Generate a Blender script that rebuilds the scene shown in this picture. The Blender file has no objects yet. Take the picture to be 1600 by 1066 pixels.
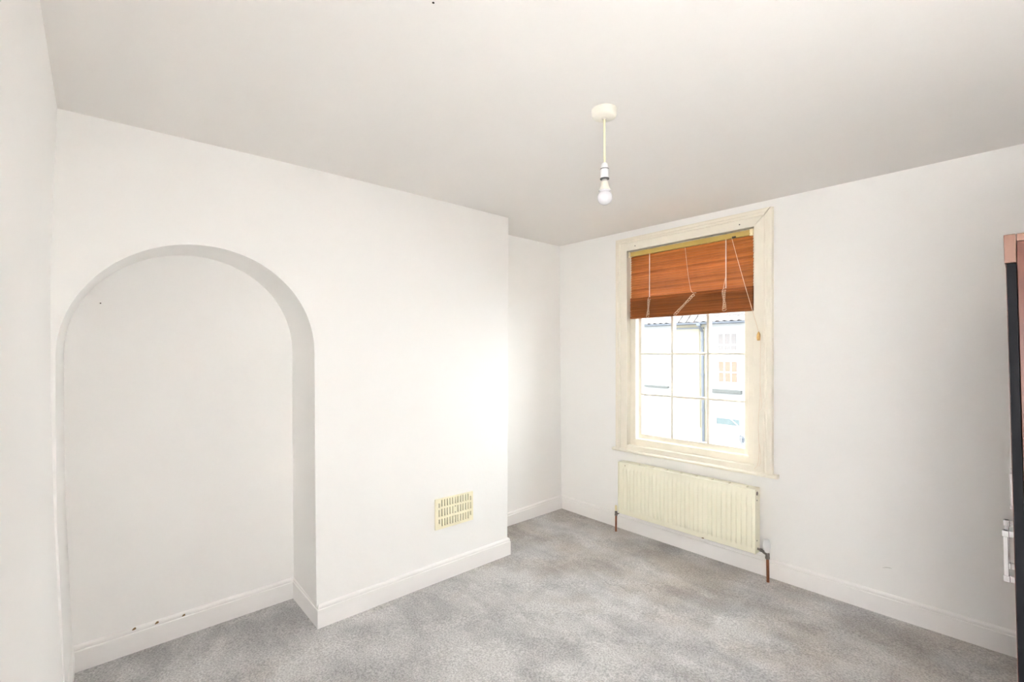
import bpy, bmesh, math, random
from mathutils import Vector, Matrix
random.seed(7)
S = bpy.context.scene
COL = S.collection
PI = math.pi

# ------------------------------------------------------------------ camera
cam_d = bpy.data.cameras.new('camera')
cam_d.sensor_width = 36.0
cam_d.lens = 735.54 / 1600 * 36.0
cam_d.clip_start = 0.02
cam = bpy.data.objects.new('camera', cam_d)
COL.objects.link(cam)
RT = Vector((0.6623762, 0.7491355, -0.00733237))
UP = Vector((0.0101688, 0.00079613, 0.99994798))
FW = Vector((-0.74910237, 0.66241631, 0.00709049))
CAM = Vector((3.01332, -3.27127, 1.51087))
M = Matrix((RT, UP, -FW)).transposed().to_4x4()
M.translation = CAM
cam.matrix_world = M
S.camera = cam

# ------------------------------------------------------------------ sky, lamps, exposure
SKY_STRENGTH = 3.6
w = bpy.data.worlds.new('overcast_sky')
S.world = w
w.use_nodes = True
bg = w.node_tree.nodes['Background']
bg.inputs[0].default_value = (0.93, 0.97, 1.0, 1)
bg.inputs[1].default_value = SKY_STRENGTH

# portal: guides sky light through the window opening, gives off nothing itself
pd = bpy.data.lights.new('window_portal', 'AREA')
pd.shape = 'RECTANGLE'; pd.size = 1.0; pd.size_y = 1.65
pd.cycles.is_portal = True
po = bpy.data.objects.new('window_portal', pd); COL.objects.link(po)
po.location = (1.25, 0.2, 1.48); po.rotation_euler = (-PI / 2, 0, 0)

# the photographer's flash, held beside the camera and bounced off the left wall
fd = bpy.data.lights.new('bounce_flash', 'SPOT')
fd.energy = 600; fd.spot_size = math.radians(85); fd.spot_blend = 1.0
fd.shadow_soft_size = 0.08; fd.color = (0.965, 0.98, 1.0)
fo = bpy.data.objects.new('bounce_flash', fd); COL.objects.link(fo)
fo.location = (3.08, -2.98, 1.35)
fo.rotation_euler = (Vector((0.15, -0.40, -0.09)).to_track_quat('-Z', 'Y')).to_euler()

S.view_settings.view_transform = 'Standard'
S.view_settings.look = 'None'
S.view_settings.gamma = 1.0
S.view_settings.use_curve_mapping = False
S.view_settings.exposure = 1.77
try:
    S.cycles.max_bounces = 16
    S.cycles.diffuse_bounces = 12
    S.cycles.transparent_max_bounces = 24
    S.cycles.use_denoising = True
except Exception:
    pass


# ------------------------------------------------------------------ materials
def mat(name, color, rough=0.6, metal=0.0, var=0.0, var_scale=6.0, bump=0.0, bump_scale=60.0,
        color2=None, stretch=None, spec=0.5, coat=0.0, tone=0.0):
    m = bpy.data.materials.new(name)
    m.use_nodes = True
    nt = m.node_tree
    b = nt.nodes['Principled BSDF']
    b.inputs['Roughness'].default_value = rough
    b.inputs['Metallic'].default_value = metal
    b.inputs['Specular IOR Level'].default_value = spec
    b.inputs['Coat Weight'].default_value = coat
    c1 = (*color, 1)
    b.inputs['Base Color'].default_value = c1
    tc = nt.nodes.new('ShaderNodeTexCoord')
    mp = nt.nodes.new('ShaderNodeMapping')
    nt.links.new(tc.outputs['Object'], mp.inputs['Vector'])
    if stretch:
        mp.inputs['Scale'].default_value = stretch
    if var > 0 or color2:
        n = nt.nodes.new('ShaderNodeTexNoise')
        n.inputs['Scale'].default_value = var_scale
        n.inputs['Detail'].default_value = 6
        n.inputs['Roughness'].default_value = 0.6
        nt.links.new(mp.outputs['Vector'], n.inputs['Vector'])
        r = nt.nodes.new('ShaderNodeValToRGB')
        c2 = color2 or tuple(max(0, x * (1 - var)) for x in color)
        r.color_ramp.elements[0].color = (*c2, 1)
        r.color_ramp.elements[1].color = c1
        r.color_ramp.elements[0].position = 0.3
        r.color_ramp.elements[1].position = 0.65
        nt.links.new(n.outputs['Fac'], r.inputs['Fac'])
        nt.links.new(r.outputs['Color'], b.inputs['Base Color'])
        if tone > 0:        # each piece of wood has its own tone
            oi = nt.nodes.new('ShaderNodeObjectInfo')
            mr = nt.nodes.new('ShaderNodeMapRange'); mr.inputs['To Min'].default_value = 1 - tone; mr.inputs['To Max'].default_value = 1 + tone * 0.4
            nt.links.new(oi.outputs['Random'], mr.inputs['Value'])
            mm = nt.nodes.new('ShaderNodeVectorMath'); mm.operation = 'SCALE'
            nt.links.new(r.outputs['Color'], mm.inputs[0]); nt.links.new(mr.outputs['Result'], mm.inputs['Scale'])
            nt.links.new(mm.outputs[0], b.inputs['Base Color'])
    if bump > 0:
        n2 = nt.nodes.new('ShaderNodeTexNoise')
        n2.inputs['Scale'].default_value = bump_scale
        n2.inputs['Detail'].default_value = 4
        nt.links.new(mp.outputs['Vector'], n2.inputs['Vector'])
        bp = nt.nodes.new('ShaderNodeBump')
        bp.inputs['Strength'].default_value = bump
        bp.inputs['Distance'].default_value = 0.004
        nt.links.new(n2.outputs['Fac'], bp.inputs['Height'])
        nt.links.new(bp.outputs['Normal'], b.inputs['Normal'])
    return m


MT = {}
MT['wall'] = mat('wall_emulsion', (0.905, 0.895, 0.879), 0.75, var=0.012, var_scale=2.0, bump=0.12, bump_scale=45, spec=0.2)
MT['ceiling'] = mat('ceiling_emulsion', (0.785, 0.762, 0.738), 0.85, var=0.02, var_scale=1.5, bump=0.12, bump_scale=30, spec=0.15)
MT['trim'] = mat('cream_gloss', (0.86, 0.81, 0.70), 0.35, var=0.05, var_scale=9, bump=0.08, bump_scale=40)
MT['skirting'] = mat('white_gloss', (0.90, 0.88, 0.865), 0.35, var=0.02, var_scale=8, bump=0.06, bump_scale=30)
MT['radiator'] = mat('radiator_enamel', (0.89, 0.865, 0.71), 0.35, var=0.02, var_scale=5)
MT['dark'] = mat('dark_gap', (0.03, 0.025, 0.02), 0.8, var=0.2)
MT['copper'] = mat('copper_pipe', (0.33, 0.13, 0.07), 0.4, 0.8, color2=(0.22, 0.09, 0.05), var_scale=25)
MT['brassgrey'] = mat('tarnished_valve', (0.25, 0.22, 0.20), 0.4, 0.9, var=0.4, var_scale=60)
MT['capcream'] = mat('cream_plastic', (0.85, 0.76, 0.50), 0.4, var=0.03)
MT['ventcream'] = mat('ivory_plastic', (0.90, 0.84, 0.63), 0.4, var=0.02)
MT['slot'] = mat('vent_backing', (0.10, 0.075, 0.035), 0.7, var=0.1)
MT['whiteplastic'] = mat('white_plastic', (0.80, 0.80, 0.80), 0.3, var=0.01)
MT['roseplastic'] = mat('aged_rose_plastic', (0.70, 0.67, 0.59), 0.35, var=0.02)
MT['flex'] = mat('yellowed_flex', (0.86, 0.77, 0.50), 0.5, var=0.05)
MT['rubber'] = mat('black_ring', (0.03, 0.03, 0.035), 0.5, var=0.1)
MT['chrome'] = mat('chrome', (0.72, 0.72, 0.74), 0.22, 1.0, var=0.05)
MT['bulbglass'] = mat('frosted_bulb', (0.60, 0.59, 0.61), 0.12, var=0.01, coat=0.5)
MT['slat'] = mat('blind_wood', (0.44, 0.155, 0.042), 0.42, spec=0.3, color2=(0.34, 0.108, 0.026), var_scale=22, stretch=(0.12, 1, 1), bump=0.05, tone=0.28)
MT['stack'] = mat('blind_wood_shaded', (0.29, 0.088, 0.025), 0.6, spec=0.12, color2=(0.18, 0.05, 0.013), var_scale=40, stretch=(0.1, 1, 3), bump=0.05, tone=0.4)  # slat wood again, with the stack's shade put into its darker colour
MT['rail'] = mat('brass_headrail', (0.50, 0.36, 0.10), 0.35, 0.3, var=0.1)
MT['bracket'] = mat('cream_bracket', (0.86, 0.76, 0.52), 0.4, var=0.03)
MT['cord'] = mat('blind_cord', (0.80, 0.66, 0.52), 0.7, var=0.1, var_scale=80)
MT['whitecord'] = mat('ladder_cord_light_dashes', (0.88, 0.85, 0.80), 0.7, var=0.1, var_scale=80)  # its white stands in for daylight dashes through the slat holes
MT['tassel'] = mat('amber_tassel', (0.50, 0.30, 0.08), 0.3, color2=(0.25, 0.13, 0.03), var_scale=90)
MT['wardrobe'] = mat('reddish_wood_laminate', (0.055, 0.0205, 0.0135), 0.4, spec=0.12, color2=(0.04, 0.014, 0.009), var_scale=7, stretch=(6, 6, 0.5))
MT['cornice'] = mat('light_cherry_laminate', (0.098, 0.054, 0.040), 0.4, spec=0.12, color2=(0.082, 0.044, 0.032), var_scale=30, stretch=(1, 1, 0.3))
MT['black'] = mat('black_edging', (0.004, 0.004, 0.0046), 0.6, var=0.15, var_scale=40, spec=0.03)
MT['chip'] = mat('bare_wood_chip', (0.30, 0.19, 0.085), 0.8, var=0.4, var_scale=200)
MT['scuff'] = mat('grey_scuff', (0.60, 0.58, 0.56), 0.8, var=0.2, var_scale=100)
# outside
MT['render'] = mat('white_render', (0.25, 0.25, 0.248), 0.9, var=0.03, var_scale=3)
MT['creamrender'] = mat('cream_render', (0.23, 0.205, 0.15), 0.9, var=0.04, var_scale=3)
MT['tile'] = mat('weathered_roof_tile', (0.15, 0.138, 0.135), 0.85, color2=(0.115, 0.105, 0.102), var_scale=6)
MT['gutter'] = mat('grey_gutter', (0.066, 0.074, 0.091), 0.5, var=0.2)
MT['extframe'] = mat('white_window_paint', (0.32, 0.32, 0.318), 0.5, var=0.02)
MT['curtain'] = mat('orange_curtain', (0.185, 0.10, 0.066), 0.8, color2=(0.13, 0.092, 0.074), var_scale=9, stretch=(3, 1, 0.4))
MT['greyblind'] = mat('pale_curtain', (0.135, 0.112, 0.105), 0.8, color2=(0.10, 0.10, 0.103), var_scale=7, stretch=(3, 1, 0.4))
MT['sillstone'] = mat('stone_sill', (0.088, 0.09, 0.086), 0.9, var=0.3, var_scale=14)
MT['greenglass'] = mat('dark_shop_pane', (0.085, 0.112, 0.115), 0.3, var=0.2)
MT['asphalt'] = mat('asphalt', (0.12, 0.12, 0.12), 0.9, var=0.3, var_scale=20)


def glass_mat():
    m = bpy.data.materials.new('window_glass')
    m.use_nodes = True
    nt = m.node_tree
    nt.nodes.remove(nt.nodes['Principled BSDF'])
    out = nt.nodes['Material Output']
    tr = nt.nodes.new('ShaderNodeBsdfTransparent')
    tr.inputs[0].default_value = (0.97, 0.985, 0.98, 1)
    gl = nt.nodes.new('ShaderNodeBsdfGlossy')
    gl.inputs['Roughness'].default_value = 0.02
    # Schlick reflectance, the same from both faces of the thin pane
    lw = nt.nodes.new('ShaderNodeLayerWeight'); lw.inputs['Blend'].default_value = 0.5
    pw5 = nt.nodes.new('ShaderNodeMath'); pw5.operation = 'POWER'; pw5.inputs[1].default_value = 5.0
    fr = nt.nodes.new('ShaderNodeMath'); fr.operation = 'MULTIPLY_ADD'; fr.inputs[1].default_value = 0.96; fr.inputs[2].default_value = 0.04
    nt.links.new(lw.outputs['Facing'], pw5.inputs[0]); nt.links.new(pw5.outputs[0], fr.inputs[0])
    mx = nt.nodes.new('ShaderNodeMixShader')
    nt.links.new(fr.outputs[0], mx.inputs[0])
    nt.links.new(tr.outputs[0], mx.inputs[1])
    nt.links.new(gl.outputs[0], mx.inputs[2])
    nt.links.new(mx.outputs[0], out.inputs['Surface'])
    return m


MT['glass'] = glass_mat()


def carpet_mat():
    m = bpy.data.materials.new('grey_carpet')
    m.use_nodes = True
    nt = m.node_tree
    L = nt.links
    b = nt.nodes['Principled BSDF']
    b.inputs['Roughness'].default_value = 0.95
    b.inputs['Specular IOR Level'].default_value = 0.1
    b.inputs['Sheen Weight'].default_value = 0.25
    tc = nt.nodes.new('ShaderNodeTexCoord')
    # swept pile patches
    dist = nt.nodes.new('ShaderNodeTexNoise'); dist.inputs['Scale'].default_value = 2.0; dist.inputs['Detail'].default_value = 5
    dist.inputs['Roughness'].default_value = 0.62; dist.inputs['Distortion'].default_value = 0.1
    L.new(tc.outputs['Object'], dist.inputs['Vector'])
    r1 = nt.nodes.new('ShaderNodeValToRGB')
    r1.color_ramp.elements[0].position = 0.41; r1.color_ramp.elements[0].color = (0.455, 0.443, 0.440, 1)
    r1.color_ramp.elements[1].position = 0.57; r1.color_ramp.elements[1].color = (0.665, 0.65, 0.64, 1)
    mp0 = nt.nodes.new('ShaderNodeMapping'); mp0.inputs['Rotation'].default_value = (0, 0, 0.7); mp0.inputs['Scale'].default_value = (3.0, 9.0, 1)
    L.new(tc.outputs['Object'], mp0.inputs['Vector'])
    st0 = nt.nodes.new('ShaderNodeTexNoise'); st0.inputs['Scale'].default_value = 1.0; st0.inputs['Detail'].default_value = 4; st0.inputs['Distortion'].default_value = 0.5
    L.new(mp0.outputs['Vector'], st0.inputs['Vector'])
    av = nt.nodes.new('ShaderNodeMix'); av.data_type = 'FLOAT'; av.inputs[0].default_value = 0.28
    L.new(dist.outputs['Fac'], av.inputs[2]); L.new(st0.outputs['Fac'], av.inputs[3])
    L.new(av.outputs[0], r1.inputs['Fac'])
    # tuft speckle
    sp = nt.nodes.new('ShaderNodeTexNoise'); sp.inputs['Scale'].default_value = 120; sp.inputs['Detail'].default_value = 3
    sp.inputs['Roughness'].default_value = 0.7
    L.new(tc.outputs['Object'], sp.inputs['Vector'])
    r2 = nt.nodes.new('ShaderNodeValToRGB')
    r2.color_ramp.elements[0].position = 0.34; r2.color_ramp.elements[0].color = (0.48, 0.48, 0.48, 1)
    r2.color_ramp.elements[1].position = 0.66; r2.color_ramp.elements[1].color = (1.0, 1.0, 1.0, 1)
    L.new(sp.outputs['Fac'], r2.inputs['Fac'])
    mx = nt.nodes.new('ShaderNodeMix'); mx.data_type = 'RGBA'; mx.blend_type = 'MULTIPLY'; mx.inputs[0].default_value = 1.0
    L.new(r1.outputs['Color'], mx.inputs[6]); L.new(r2.outputs['Color'], mx.inputs[7])
    # brownish worn stains, and shade put into the colour along the window side
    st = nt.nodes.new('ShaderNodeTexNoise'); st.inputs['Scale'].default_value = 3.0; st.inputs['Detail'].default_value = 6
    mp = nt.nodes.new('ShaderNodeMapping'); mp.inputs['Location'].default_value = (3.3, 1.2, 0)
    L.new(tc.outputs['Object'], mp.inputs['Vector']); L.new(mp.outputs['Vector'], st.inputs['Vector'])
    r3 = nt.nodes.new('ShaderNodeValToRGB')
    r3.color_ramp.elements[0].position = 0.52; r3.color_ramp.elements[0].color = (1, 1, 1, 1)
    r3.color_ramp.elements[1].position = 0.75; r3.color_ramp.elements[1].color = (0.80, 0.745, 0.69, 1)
    # stains thicken towards the window wall, darkening the carpet for the shade there
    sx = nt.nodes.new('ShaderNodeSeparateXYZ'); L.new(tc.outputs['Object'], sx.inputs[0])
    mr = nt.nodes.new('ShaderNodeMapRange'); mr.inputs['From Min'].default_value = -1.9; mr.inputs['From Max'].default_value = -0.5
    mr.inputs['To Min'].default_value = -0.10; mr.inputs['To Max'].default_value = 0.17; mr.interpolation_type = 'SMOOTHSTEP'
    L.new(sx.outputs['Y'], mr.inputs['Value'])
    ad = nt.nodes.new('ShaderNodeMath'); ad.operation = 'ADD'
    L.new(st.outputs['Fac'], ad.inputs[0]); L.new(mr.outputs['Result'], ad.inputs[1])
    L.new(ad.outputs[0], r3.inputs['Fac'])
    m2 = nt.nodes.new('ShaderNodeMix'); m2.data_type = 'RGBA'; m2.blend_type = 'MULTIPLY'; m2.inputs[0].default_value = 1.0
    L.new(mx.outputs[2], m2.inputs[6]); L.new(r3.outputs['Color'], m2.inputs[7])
    L.new(m2.outputs[2], b.inputs['Base Color'])
    bp = nt.nodes.new('ShaderNodeBump'); bp.inputs['Strength'].default_value = 0.7; bp.inputs['Distance'].default_value = 0.006
    L.new(sp.outputs['Fac'], bp.inputs['Height']); L.new(bp.outputs['Normal'], b.inputs['Normal'])
    return m


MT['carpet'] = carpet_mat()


# ------------------------------------------------------------------ mesh helpers
def obj(name, bm, m, parent=None, smooth=False, warp=None):
    if warp:
        for v in bm.verts:
            v.co = Vector(warp(v.co))
    bmesh.ops.recalc_face_normals(bm, faces=bm.faces)
    me = bpy.data.meshes.new(name)
    bm.to_mesh(me); bm.free()
    if smooth:
        for p in me.polygons:
            p.use_smooth = True
        try:
            me.set_sharp_from_angle(angle=math.radians(40))
        except Exception:
            pass
    me.materials.append(MT[m])
    o = bpy.data.objects.new(name, me)
    COL.objects.link(o)
    if parent is not None:
        o.parent = parent
        o.matrix_parent_inverse = Matrix.Identity(4)
        if parent.get('_base') is not None:      # parent sits at its base: bring the world coordinates into its frame
            b = parent['_base']
            me.transform(Matrix.Translation((-b[0], -b[1], -b[2])))
    return o


def empty(name, loc, label=None, cat=None, group=None, kind=None):
    o = bpy.data.objects.new(name, None)
    o.empty_display_size = 0.1
    COL.objects.link(o)
    o.location = loc
    o['_base'] = list(loc)
    tag(o, label, cat, group, kind)
    return o


def tag(o, label=None, cat=None, group=None, kind=None):
    if label: o['label'] = label
    if cat: o['category'] = cat
    if group: o['group'] = group
    if kind: o['kind'] = kind
    return o


def box(bm, x0, x1, y0, y1, z0, z1, bev=0.0, seg=1):
    r = bmesh.ops.create_cube(bm, size=1.0)
    vs = r['verts']
    for v in vs:
        v.co = Vector(((x0 + x1) / 2 + v.co.x * (x1 - x0), (y0 + y1) / 2 + v.co.y * (y1 - y0), (z0 + z1) / 2 + v.co.z * (z1 - z0)))
    if bev > 0:
        es = list({e for v in vs for e in v.link_edges})
        bmesh.ops.bevel(bm, geom=es, offset=bev, segments=seg, profile=0.5, affect='EDGES', clamp_overlap=True)


def bx(x0, x1, y0, y1, z0, z1, bev=0.0, seg=1):
    bm = bmesh.new(); box(bm, x0, x1, y0, y1, z0, z1, bev, seg); return bm


def tube(bm, pts, r, n=6, caps=True):
    pts = [Vector(p) for p in pts]
    rings = []
    ref = None
    for i, p in enumerate(pts):
        a = pts[max(i - 1, 0)]; b = pts[min(i + 1, len(pts) - 1)]
        t = (b - a)
        if t.length < 1e-9: t = Vector((0, 0, 1))
        t.normalize()
        if ref is None:
            ref = t.orthogonal().normalized()
        u = ref - t * ref.dot(t)
        if u.length < 1e-6: u = t.orthogonal()
        u.normalize(); ref = u
        v = t.cross(u)
        rr = r[i] if isinstance(r, (list, tuple)) else r
        rings.append([bm.verts.new(p + u * rr * math.cos(2 * PI * k / n) + v * rr * math.sin(2 * PI * k / n)) for k in range(n)])
    for A, B in zip(rings, rings[1:]):
        for k in range(n):
            bm.faces.new((A[k], A[(k + 1) % n], B[(k + 1) % n], B[k]))
    if caps:
        bm.faces.new(rings[0][::-1]); bm.faces.new(rings[-1])


def lathe(bm, c, prof, n=32, axis=Vector((0, 0, 1))):
    """prof: list of (r, h) along axis from c"""
    axis = axis.normalized(); u = axis.orthogonal().normalized(); v = axis.cross(u); c = Vector(c)
    rings = []
    for r, h in prof:
        if r < 1e-6:
            rings.append([bm.verts.new(c + axis * h)])
        else:
            rings.append([bm.verts.new(c + axis * h + (u * math.cos(2 * PI * k / n) + v * math.sin(2 * PI * k / n)) * r) for k in range(n)])
    for A, B in zip(rings, rings[1:]):
        if len(A) == 1 and len(B) == 1: continue
        for k in range(n):
            if len(A) == 1: bm.faces.new((A[0], B[k], B[(k + 1) % n]))
            elif len(B) == 1: bm.faces.new((A[k], A[(k + 1) % n], B[0]))
            else: bm.faces.new((A[k], A[(k + 1) % n], B[(k + 1) % n], B[k]))
    if len(rings[0]) > 1: bm.faces.new(rings[0][::-1])
    if len(rings[-1]) > 1: bm.faces.new(rings[-1])


def sweep(bm, stations):
    """stations: list of equal-length closed rings of points -> capped solid"""
    R = [[bm.verts.new(p) for p in st] for st in stations]
    n = len(R[0])
    for A, B in zip(R, R[1:]):
        for k in range(n):
            bm.faces.new((A[k], A[(k + 1) % n], B[(k + 1) % n], B[k]))
    bm.faces.new(R[0][::-1]); bm.faces.new(R[-1])


# ------------------------------------------------------------------ the room shell
D = 0.4283          # chimney breast stands this far in front of the alcove wall
YR = -1.0447        # its right-hand corner at the floor; the old corner leans a little
YRS = 0.0151
X_MAX = 3.60


def zc(x, y):
    # an old, slightly sagging ceiling
    e = max(0.0, min(1.0, x / 0.43))
    return 2.4304 + 0.0024 * x - 0.0215 * y * (1 - e) + e * (-0.0102 * y + 0.0085 * math.sin(PI * min(1, max(0, (-y - 0.9) / 2.6))) - 0.008 * min(1, -y))


def zf(x, y):
    return -0.02403 + 0.00402 * x - 0.01347 * y - 0.00868 * x * y + 0.00275 * x * x - 0.00226 * y * y


LW = [(-0.1, -3.361), (0.12, -3.3648), (0.45, -3.381), (0.9, -3.396), (1.34, -3.404), (1.52, -3.404), (1.77, -3.405), (2.13, -3.396), (2.45, -3.385), (2.65, -3.38)]


def yl(z):
    for (z0, y0), (z1, y1) in zip(LW, LW[1:]):
        if z <= z1:
            t = (z - z0) / (z1 - z0); return y0 + (y1 - y0) * t
    return LW[-1][1]


def surf(name, f, x0, x1, y0, y1, nx, ny, m, thick):
    bm = bmesh.new()
    g = [[bm.verts.new((x0 + (x1 - x0) * i / nx, y0 + (y1 - y0) * j / ny, f(x0 + (x1 - x0) * i / nx, y0 + (y1 - y0) * j / ny))) for j in range(ny + 1)] for i in range(nx + 1)]
    for i in range(nx):
        for j in range(ny):
            bm.faces.new((g[i][j], g[i + 1][j], g[i + 1][j + 1], g[i][j + 1]))
    ext = bmesh.ops.extrude_face_region(bm, geom=bm.faces[:])
    for v in [e for e in ext['geom'] if isinstance(e, bmesh.types.BMVert)]:
        v.co.z += thick
    o = obj(name, bm, m, smooth=True)
    return tag(o, kind='structure')


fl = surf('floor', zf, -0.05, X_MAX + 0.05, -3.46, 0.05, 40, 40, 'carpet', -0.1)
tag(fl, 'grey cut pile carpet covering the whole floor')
ce = surf('ceiling', zc, -0.05, X_MAX + 0.05, -3.46, 0.05, 48, 40, 'ceiling', 0.12)
tag(ce, 'plain white painted ceiling')

# left wall (gently bowed old plaster)
bm = bmesh.new()
n = 40
rows = []
for i in range(n + 1):
    z = -0.08 + 2.68 * i / n
    rows.append([(-0.1, yl(z), z), (X_MAX + 0.1, yl(z), z), (X_MAX + 0.1, -3.52, z), (-0.1, -3.52, z)])
sweep(bm, rows)
tag(obj('wall_left', bm, 'wall', smooth=True), 'plain white wall at the left edge', kind='structure')

# chimney breast with arched niche
YC, ZS, RA = -2.8925, 1.478, 0.5005
prof = [(-3.393, -0.08), (-3.393, 0.4), (-3.393, 0.8), (-3.393, 1.2)]
NA = 56
prof += [(YC - RA * math.cos(PI * k / NA), ZS + RA * 1.012 * math.sin(PI * k / NA)) for k in range(NA + 1)]
prof += [(-2.3915, 1.2), (-2.391, 0.8), (-2.389, 0.4), (-2.387, -0.08)]
bm = bmesh.new()
YJ = 0.011          # the niche's back edge sits a little to the right of its front edge


def jl(y, z):       # the left jamb follows the bowed wall at its foot
    return max(y, yl(z) + 0.004) if y < -3.2 else y


front = [bm.verts.new((D, jl(y, z), z)) for y, z in prof]
back = [bm.verts.new((-0.005, jl(y, z) + YJ, z + 0.012)) for y, z in prof]
outer = [bm.verts.new((D, y, z)) for y, z in [(YR, -0.08), (YR + YRS * 2.6, 2.6), (-3.47, 2.6), (-3.47, -0.08)]]
bm.faces.new(front + outer)
for a, b, c, d in zip(front, front[1:], back[1:], back):
    bm.faces.new((a, b, c, d))
bm.faces.new(back[::-1])
# return into the alcove
r0 = bm.verts.new((-0.02, YR, -0.08)); r1 = bm.verts.new((-0.02, YR + YRS * 2.6, 2.6))
bm.faces.new((outer[0], r0, r1, outer[1]))
# slightly rounded plaster corner
e = [e for e in bm.edges if set(e.verts) == {outer[0], outer[1]}]
bmesh.ops.bevel(bm, geom=e, offset=0.006, segments=3, profile=0.5, affect='EDGES')
es = [e for e in bm.edges if all(v in front for v in e.verts)]
bmesh.ops.bevel(bm, geom=es, offset=0.003, segments=2, profile=0.5, affect='EDGES')
wc = obj('wall_chimney_breast', bm, 'wall', smooth=True)
tag(wc, 'white chimney breast with a tall shallow arched niche', kind='structure')
# tiny dark nail hole in the niche
bm = bmesh.new(); lathe(bm, (-0.005, -3.254, 1.724), [(0.003, 0), (0.003, 0.002), (0, 0.002)], 8, Vector((1, 0, 0)))
obj('nail_hole', bm, 'dark', wc)

# alcove wall
tag(obj('wall_alcove', bx(-0.12, 0, -1.2, 0.0, -0.08, 2.6), 'wall'), 'narrow white alcove wall between chimney breast and window wall', kind='structure')

# window wall with the opening
OX0, OX1, OZ0, OZ1 = 0.735, 1.76, 0.66, 2.30
bm = bmesh.new()
WY = 0.2


def ringwall(y):
    o = [bm.verts.new((x, y, z)) for x, z in [(-0.12, -0.08), (X_MAX + 0.1, -0.08), (X_MAX + 0.1, 2.6), (-0.12, 2.6)]]
    i = [bm.verts.new((x, y, z)) for x, z in [(OX0, OZ0), (OX1, OZ0), (OX1, OZ1), (OX0, OZ1)]]
    for k in range(4):
        bm.faces.new((o[k], o[(k + 1) % 4], i[(k + 1) % 4], i[k]))
    return o, i


o1, i1 = ringwall(0.0); o2, i2 = ringwall(WY)
for k in range(4):
    bm.faces.new((i1[k], i1[(k + 1) % 4], i2[(k + 1) % 4], i2[k]))
    bm.faces.new((o1[k], o1[(k + 1) % 4], o2[(k + 1) % 4], o2[k]))
ww = tag(obj('wall_window_side', bm, 'wall'), 'white wall around the sash window', kind='structure')
# small grey scuff low on the wall
bm = bmesh.new(); tube(bm, [(2.405, -0.0005, 0.255), (2.418, -0.001, 0.262), (2.435, -0.001, 0.266), (2.447, -0.0005, 0.2655)], [0.0006, 0.0016, 0.0018, 0.0006], 6)
obj('scuff_mark', bm, 'scuff', ww)

tag(obj('wall_right', bx(X_MAX, X_MAX + 0.12, -3.5, 0.0, -0.08, 2.6), 'wall'), 'plain white wall behind the wardrobe', kind='structure')
bm = bmesh.new(); lathe(bm, (1.9, -2.569, zc(1.9, -2.569) + 0.001), [(0.0035, 0), (0.0035, -0.002), (0, -0.002)], 10)
obj('ceiling_chip', bm, 'dark', ce)


# ------------------------------------------------------------------ skirting boards
SK = 0.121
SPROF = [(0, 0.0), (0.017, 0.0), (0.017, 0.094), (0.0155, 0.097), (0.0125, 0.0985), (0.0125, 0.101), (0.0140, 0.103), (0.0135, 0.112), (0.0095, 0.118), (0.004, SK), (0, SK)]


def skirting(name, a, b, nrm, label=None, ma=0, mb=0, seg=10, htab=None):
    """a->b along the wall foot, nrm into the room; ma/mb: +1 mitre outwards, -1 inwards"""
    a = Vector((a[0], a[1], 0)); b = Vector((b[0], b[1], 0)); t = (b - a).normalized(); nv = Vector((nrm[0], nrm[1], 0))
    L = (b - a).length
    st = []
    for i in range(seg + 1):
        s = L * i / seg
        ring = []
        for d, h in SPROF:
            ss = s
            if i == 0: ss -= ma * d
            if i == seg: ss += mb * d
            p = a + t * ss + nv * d
            dz = htab(p) if htab else 0
            ring.append((p.x, p.y, zf(p.x, p.y) - (0.02 if h == 0 else 0) + h * (1 + dz)))
        st.append(ring)
    bm = bmesh.new(); sweep(bm, st)
    return tag(obj(name, bm, 'skirting', smooth=False), label, kind='structure')


bn = skirting('baseboard_niche', (0.0 - 0.005, -3.37), (-0.005, -2.3685), (1, 0), 'white skirting board across the back of the niche', 0, -1)
skirting('baseboard_niche_return', (-0.005, -2.3685), (D, -2.3735), (0, -1), 'short white skirting on the right cheek of the niche', -1, 1, 4)
skirting('baseboard_chimney_breast', (D, -2.3735), (D, YR), (1, 0), 'white skirting board along the chimney breast', 1, 1)
skirting('baseboard_chimney_return', (D, YR), (0, YR), (0, 1), 'white skirting on the alcove side of the chimney breast', 1, -1, 4)
skirting('baseboard_alcove', (0, YR), (0, 0), (1, 0), 'short white skirting in the alcove beside the window wall', -1, -1, 6, htab=lambda p: -0.12 * min(1, max(0, (-p.y - 0.2) / 0.5)))
skirting('baseboard_window_side', (0, 0), (X_MAX, 0), (0, -1), 'white skirting board below radiator and window', -1, -1, 14)
skirting('baseboard_left', (X_MAX, -3.363), (0.0, -3.363), (0, 1), 'white skirting at the foot of the left wall', -1, -1, 14)
skirting('baseboard_right', (X_MAX, 0), (X_MAX, -3.363), (-1, 0), 'white skirting behind the wardrobe', -1, -1, 10)
# bare chips knocked out of the niche skirting's moulding
for y, z, s in [(-3.130, 0.1125, 0.62), (-3.040, 0.1075, 0.68), (-2.927, 0.1025, 0.6)]:
    bm = bmesh.new()
    pts = [(-0.013 * s, -0.004), (0.004 * s, -0.0035), (0.013 * s, -0.001), (0.011 * s, 0.005), (0.002 * s, 0.006), (-0.007 * s, 0.002)]
    sweep(bm, [[(0.0065, y + a, z + b) for a, b in pts], [(0.0125, y + a * 0.9, z + b * 0.9) for a, b in pts]])
    obj('paint_chip', bm, 'chip', bn)


# ------------------------------------------------------------------ the sash window
def warpW(c):       # the old frame has sunk a little out of square
    return (c.x + 0.011 * (c.z - 1.47), c.y, c.z + 0.0125 * (c.x - 1.25))


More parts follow.
